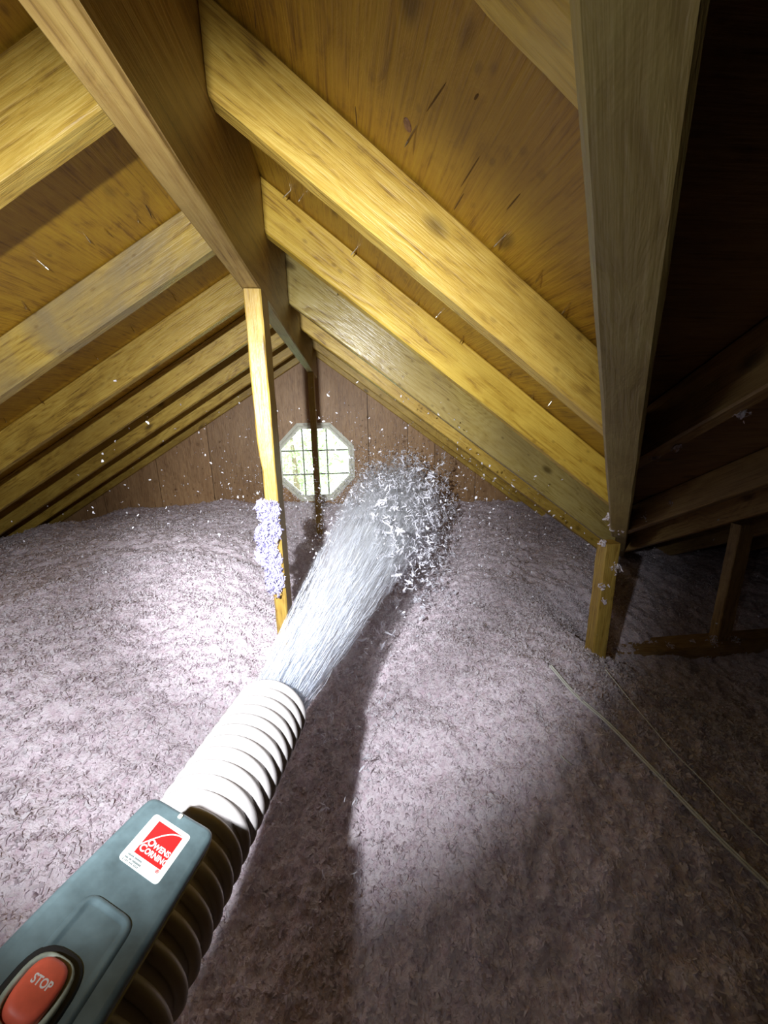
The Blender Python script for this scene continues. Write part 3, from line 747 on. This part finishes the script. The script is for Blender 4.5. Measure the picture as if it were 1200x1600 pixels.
# ------------------------------------------------------------------ remote control lying over the hose
RO = W((-0.125, -0.1875, 0.25)); RT = W((0.875630653, -0.481707616, -0.03505328)); RA = W((0.04, 0.0, 0.99919968)); RN = W((0.481322095, 0.876332, -0.0192683))
RM = frame(RO, RT, RA, RN)          # local: u right, -v forward (y = -v), n up; millimetres below
rem = empty('remote_control'); rem.matrix_basis = RM
tag(rem, 'dark grey-green handheld remote control with a red stop button over the hose', 'remote control')
def mm(u, v, w=0.0): return (u / 1000, -v / 1000, w / 1000)
def rounded(poly, r, seg=5):
    out = []; n = len(poly)
    for i in range(n):
        p, a, b = Vector(poly[i]), Vector(poly[i - 1]), Vector(poly[(i + 1) % n]); da, db = (a - p).normalized(), (b - p).normalized()
        rr = min(r, 0.45 * (a - p).length, 0.45 * (b - p).length); s, e = p + da * rr, p + db * rr
        for k in range(seg + 1):
            t = k / seg; out.append(tuple(s * (1 - t) ** 2 + p * 2 * t * (1 - t) + e * t * t))
    return out
def loft(name, layers, mat, parent, cap0=True, cap1=True, smooth=True):
    """layers: list of (polygon uv mm, height mm)"""
    n = len(layers[0][0]); V = []; Fc = []
    for poly, w in layers: V += [mm(u, v, w) for u, v in poly]
    for i in range(len(layers) - 1):
        for j in range(n): Fc.append((i * n + j, i * n + (j + 1) % n, (i + 1) * n + (j + 1) % n, (i + 1) * n + j))
    if cap0: Fc.append(tuple(range(n))[::-1])
    if cap1: Fc.append(tuple(range((len(layers) - 1) * n, len(layers) * n)))
    me = mesh(name, V, Fc); bm = bmesh.new(); bm.from_mesh(me); bmesh.ops.recalc_face_normals(bm, faces=bm.faces); bm.to_mesh(me); bm.free()
    if smooth:
        for p in me.polygons: p.use_smooth = len(p.vertices) == 4
    return link(name, me, mat, parent)
def inset(poly, d):
    cx = sum(p[0] for p in poly) / len(poly); cy = sum(p[1] for p in poly) / len(poly); n = len(poly); out = []
    for i in range(n):
        a, b = Vector(poly[i - 1]), Vector(poly[(i + 1) % n]); t = (b - a).normalized(); nn = Vector((-t.y, t.x))
        if nn.dot(Vector((cx, cy)) - Vector(poly[i])) < 0: nn = -nn
        out.append((poly[i][0] + nn.x * d, poly[i][1] + nn.y * d))
    return out
case = rounded([(-22.8, 1.0), (24.4, 1.0), (23.4, 70), (22.4, 128), (-30.5, 128), (-28.0, 70)], 8)
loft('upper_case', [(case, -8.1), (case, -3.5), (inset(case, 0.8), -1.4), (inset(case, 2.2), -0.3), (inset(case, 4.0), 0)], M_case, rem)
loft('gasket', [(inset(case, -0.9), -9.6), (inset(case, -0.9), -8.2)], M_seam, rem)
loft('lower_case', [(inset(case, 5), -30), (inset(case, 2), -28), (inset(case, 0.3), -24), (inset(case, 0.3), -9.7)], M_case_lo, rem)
panel = rounded([(-13.5, 62.0), (11.5, 63.5), (11.5, 124), (-15.0, 124)], 6)
loft('raised_panel', [(inset(panel, -1.2), 0.0), (inset(panel, -0.3), 1.0), (inset(panel, 0.8), 1.35), (inset(panel, 1.6), 1.2), (inset(panel, 2.6), 0.5), (inset(panel, 3.6), 0.35)], M_case, rem, cap0=False)
# screw
loft('screw', [(rounded([(-1.6, 4.4), (1.2, 4.4), (1.2, 7.4), (-1.6, 7.4)], 1.4), 0.0), (rounded([(-1.4, 4.6), (1.0, 4.6), (1.0, 7.2), (-1.4, 7.2)], 1.3), 0.7)], M_seam, rem)
# sticker with red emblem and lettering
stk = rounded([(-13.2, 12.0), (12.3, 13.2), (10.9, 45.2), (-14.3, 43.2)], 2.6)
sticker = loft('sticker', [(stk, 0.02), (stk, 0.16)], M_stick, rem, smooth=False)
tag(sticker, 'white sticker with a red square emblem')
# red emblem: two pieces parted by a white arc
ru0, ru1, rv0, rv1 = -9.0, 8.3, 15.6, 37.4
def skew(u, v): return (u + (v - 25) * -0.03, v + (u) * 0.06)
def arc_v(u):      # lower edge of the white arc, from the left edge up to the right corner
    t = (u - ru0) / (ru1 - ru0); return rv0 + 1.0 + (33.0 - rv0 - 1.0) * (1 - math.sin(t * math.pi / 2)) ** 1.15
us = [ru0 + (ru1 - ru0) * i / 24 for i in range(25)]
wv = lambda u: 1.35 * (1 - 0.45 * (u - ru0) / (ru1 - ru0))
top_piece = [(u, rv0) for u in us[::-1]] + [(u, max(rv0 + 0.01, arc_v(u) - wv(u))) for u in us]
bot_piece = [(u, min(rv1, arc_v(u))) for u in us] + [(ru1, rv1), (ru0, rv1)]
def strip(name, a, b, mat, parent, w):
    V = []; Fc = []
    for p, q in zip(a, b): V += [mm(*skew(*p), w), mm(*skew(*q), w)]
    for i in range(len(a) - 1): Fc.append((2 * i, 2 * i + 1, 2 * i + 3, 2 * i + 2))
    return link(name, mesh(name, V, Fc), mat, parent)
strip('red_corner', [(u, rv0) for u in us], [(u, max(rv0 + 0.01, arc_v(u) - wv(u))) for u in us], M_red, sticker, 0.19)
strip('red_field', [(u, min(rv1, arc_v(u))) for u in us], [(u, rv1) for u in us], M_red, sticker, 0.19)
FONT_CACHE = {}
def text(name, s, size, u, v, w, mat, parent, sx=1.0, bold=0.0, align='LEFT', rot=0.0):
    cu = bpy.data.curves.new(name, 'FONT'); cu.body = s; cu.size = size / 1000; cu.align_x = align; cu.align_y = 'CENTER'; cu.offset = bold / 1000; cu.resolution_u = 3
    cu.extrude = 0.00002
    tmp = bpy.data.objects.new('tmp', cu); COL.objects.link(tmp)
    me = bpy.data.meshes.new_from_object(tmp.evaluated_get(bpy.context.evaluated_depsgraph_get())); bpy.data.objects.remove(tmp)
    me.materials.clear(); me.transform(Matrix.Rotation(rot, 4, 'Z') @ Matrix.Diagonal((sx, 1, 1, 1)))
    return link(name, me, mat, parent, Matrix.Translation(mm(u, v, w)))
SK = -math.atan(0.06)
text('lettering', 'O', 6.0, *skew(-6.4, 28.6), 0.22, M_letter, sticker, 0.82, 0.16, rot=SK)
text('lettering', 'WENS', 4.7, *skew(-2.5, 28.9), 0.22, M_letter, sticker, 0.80, 0.14, rot=SK)
text('lettering', 'C', 6.0, *skew(-8.3, 33.2), 0.22, M_letter, sticker, 0.82, 0.16, rot=SK)
text('lettering', 'ORNING', 4.7, *skew(-4.7, 33.5), 0.22, M_letter, sticker, 0.76, 0.14, rot=SK)
text('registered_mark', '\u00ae', 2.6, *skew(6.4, 39.0), 0.22, M_red, sticker, 1.0, 0.05, rot=SK)
# tiny illegible print under the emblem: rows of small dark glyph strokes
def fine_print(v, u_list, mat):
    V = []; Fc = []
    for u, wd in u_list:
        b = len(V); V += [mm(*skew(u, v), 0.2), mm(*skew(u + wd, v), 0.2), mm(*skew(u + wd, v + 0.95), 0.2), mm(*skew(u, v + 0.95), 0.2)]; Fc.append((b, b + 1, b + 2, b + 3))
    link('fine_print', mesh('fine_print', V, Fc), mat, sticker)
fine_print(39.0, [(-10.8 + 0.62 * i, 0.45) for i in range(14) if i not in (6,)], M_ink)
fine_print(40.9, [(-11.2 + 0.66 * i, 0.5) for i in range(15) if i not in (3, 6)], M_ink)
fine_print(42.4, [(-11.6 + 0.70 * i, 0.4) for i in range(14) if i not in (1, 5, 9)], M_ink)
# stop button in its rubber boot
BU, BV = -5.0, 100.5
def squircle(ru, rv, n=32, p=2.8, du=0.0, dv=0.0):
    out = []
    for k in range(n):
        a = 2 * math.pi * k / n; c_, s_ = math.cos(a), math.sin(a)
        out.append((BU + du + ru * math.copysign(abs(c_) ** (2 / p), c_), BV + dv + rv * math.copysign(abs(s_) ** (2 / p), s_)))
    return out
loft('button_recess', [(squircle(13.0, 16.5, dv=-1.0), 0.4), (squircle(12.0, 15.5, dv=-1.0), 1.6), (squircle(11.0, 14.5, dv=-1.0), 1.5)], M_black, rem)
loft('button_boot', [(squircle(10.4, 13.0), 1.0), (squircle(10.2, 12.6), 4.0), (squircle(9.2, 11.6), 5.0), (squircle(8.2, 10.6), 4.6), (squircle(8.0, 10.4), 2.0)], M_boot, rem)
btn = loft('stop_button', [(squircle(7.5, 9.6), 1.5), (squircle(7.5, 9.6), 6.0), (squircle(7.0, 9.0), 7.0), (squircle(5.6, 7.4), 7.6), (squircle(3.0, 4.0), 7.85)], M_btn, rem)
tag(btn, 'red stop button')
text('lettering', 'STOP', 4.2, BU, BV - 0.6, 7.95, M_letter, btn, 0.80, 0.12, 'CENTER', rot=0.0)

# ------------------------------------------------------------------ the spray: fibres and clumps leaving the hose
D0 = (HP[0] - HP[1]).normalized(); D0n = np.array(D0); P0 = np.array(HP[0])
side = np.cross(D0n, [0, 0, 1]); side /= np.linalg.norm(side); upv = np.cross(side, D0n)
def spread(s, u1, u2, rad_):
    """centre line with a slight drop, disk offsets u1,u2 in [-1,1]"""
    c = P0 + D0n * s[:, None]; c[:, 2] -= 0.018 * s ** 2
    return c + side * (u1 * rad_)[:, None] + upv * (u2 * rad_)[:, None]
def disk(n, k=0.5):
    a = rng.uniform(0, 2 * np.pi, n); r = rng.random(n) ** k; return r * np.cos(a), r * np.sin(a)
n = 20000
s = rng.random(n) ** 1.45 * 1.7 + 0.0; u1, u2 = disk(n, 0.6); R_ = 0.033 + 0.13 * s
c = spread(s, u1, u2, R_)
axis = D0n[None] + (side * (u1 * 0.13)[:, None] + upv * (u2 * 0.13)[:, None])
L = rng.uniform(0.03, 0.11, n) * (0.6 + 0.5 * s)
Vf, Ff = flakes(c, L, rng.uniform(0.005, 0.018, n), axis * 20, 0.8, 0.02)
spray = link('spray_stream', np_mesh('spray_stream', Vf, Ff), M_stream)
tag(spray, 'streaked jet of white insulation fibres shooting from the hose mouth', 'insulation', kind='stuff')
# milky fibre dust inside the jet (a real scattering volume)
nt = NT('fibre_haze'); nt.n.remove(nt.b); tc = nt.new('ShaderNodeTexCoord'); sx_ = nt.new('ShaderNodeSeparateXYZ'); nt.l(tc.outputs['Object'], sx_.inputs[0])
rr = mathn(nt, 'SQRT', mathn(nt, 'ADD', mathn(nt, 'POWER', sx_.outputs[1], 2.0), mathn(nt, 'POWER', sx_.outputs[2], 2.0)))
rr = mathn(nt, 'DIVIDE', rr, mathn(nt, 'ADD', mathn(nt, 'MULTIPLY', sx_.outputs[0], 0.135), 0.036))
core = mathn(nt, 'MAXIMUM', mathn(nt, 'SUBTRACT', 1.0, rr), 0.0)
fade = mathn(nt, 'MAXIMUM', mathn(nt, 'SUBTRACT', 1.0, mathn(nt, 'DIVIDE', sx_.outputs[0], 1.75)), 0.0)
strk = mathn(nt, 'ADD', mathn(nt, 'MULTIPLY', mathn(nt, 'SUBTRACT', noise(nt, mapping(nt, tc.outputs['Object'], (6, 55, 55)), 1.0, 2, 0.6), 0.42), 4.0), 0.15)
strk = mathn(nt, 'MAXIMUM', strk, 0.05)
dens = mathn(nt, 'MULTIPLY', mathn(nt, 'MULTIPLY', core, fade), mathn(nt, 'MULTIPLY', strk, HAZE))
vs = nt.new('ShaderNodeVolumeScatter'); vs.inputs['Color'].default_value = (0.93, 0.95, 1.0, 1); vs.inputs['Anisotropy'].default_value = -0.1
nt.l(dens, vs.inputs['Density']); nt.l(vs.outputs[0], nt.out.inputs['Volume'])
ax = frame(HP[0], D0, Vector(side), Vector(upv)); st = []
for i in range(13):
    q = 1.75 * i / 12; R1 = 0.036 + 0.135 * q; st.append([ax @ Vector((q, R1 * math.cos(k * math.pi / 12), R1 * math.sin(k * math.pi / 12))) for k in range(24)])
hz = swept('fibre_haze', st, nt.m, ax, spray); tag(hz, kind='stuff')
# fluffy clumps farther along, tumbling and dropping to the right
n = 3600
s = 0.75 + rng.random(n) ** 0.8 * 1.6; u1, u2 = disk(n, 0.45); R_ = 0.05 + 0.13 * s
c = spread(s, u1, u2, R_); fall = rng.random(n) ** 2 * (s > 0.7) * 0.28
c[:, 2] -= fall; c[:, 0] += fall * 0.35
ok = (c[:, 2] > surf(c[:, 0], c[:, 1]) + 0.02) & (c[:, 1] < 3.05) & (c[:, 2] < roof_limit(c[:, 0], c[:, 1]) - 0.05); c = c[ok]; n = len(c)
rep = 5; cc = np.repeat(c, rep, 0) + rng.normal(size=(n * rep, 3)) * 0.006
Vf, Ff = flakes(cc, rng.uniform(0.006, 0.020, n * rep), rng.uniform(0.12, 0.4, n * rep))
# bigger torn wisps breaking away on the right and underneath
m = 260; s2 = rng.uniform(0.55, 1.9, m); t2 = rng.random(m) ** 0.7
c2 = P0 + D0n * s2[:, None] + side * ((0.03 + 0.115 * s2) * rng.uniform(0.1, 1.15, m) * 1.05)[:, None]; c2[:, 2] -= (0.02 + 0.14 * s2) * rng.uniform(-0.9, 1.0, m)
m3 = 46; c3 = np.stack([rng.uniform(-0.06, 0.12, m3), rng.uniform(0.45, 1.1, m3), np.zeros(m3)], -1); c3[:, 2] = surf(c3[:, 0], c3[:, 1]) + rng.uniform(0.03, 0.14, m3)
c2 = np.concatenate([c2, c3]); c2 = c2[(c2[:, 2] > surf(c2[:, 0], c2[:, 1]) + 0.025) & (c2[:, 2] < roof_limit(c2[:, 0], c2[:, 1]) - 0.16)]
k2 = np.repeat(c2, 5, 0) + rng.normal(size=(len(c2) * 5, 3)) * 0.006
near_ = np.where(k2[:, 1] < 0.9, 0.45, 1.0)
V2, F2 = flakes(k2, rng.uniform(0.012, 0.030, len(k2)) * near_, rng.uniform(0.10, 0.26, len(k2)))
Ff = np.concatenate([Ff, F2 + len(Vf)]); Vf = np.concatenate([Vf, V2])
o = link('flying_clumps', np_mesh('flying_clumps', Vf, Ff), M_spray, spray); tag(o, kind='stuff')
# drifting specks all around the jet
n = 9000; k = n // 2
c = np.stack([np.concatenate([rng.normal(0.10, 0.42, k), rng.normal(0.08, 0.26, n - k)]), np.concatenate([rng.uniform(0.9, 3.05, k), rng.uniform(2.0, 3.08, n - k)]), np.concatenate([rng.normal(-0.45, 0.22, k), rng.normal(-0.5, 0.13, n - k)])], -1)
ok = (c[:, 2] > surf(c[:, 0], c[:, 1]) + 0.02) & (c[:, 2] < roof_limit(c[:, 0], c[:, 1]) - 0.16) & (c[:, 2] < 0.12) & ~((np.abs(c[:, 0] + 0.172) < 0.06) & (c[:, 1] < 1.1)); c = c[ok]
Vf, Ff = flakes(c, rng.uniform(0.003, 0.010, len(c)), rng.uniform(0.3, 0.8, len(c)))
o = link('drifting_specks', np_mesh('drifting_specks', Vf, Ff), M_spray, spray); tag(o, kind='stuff')
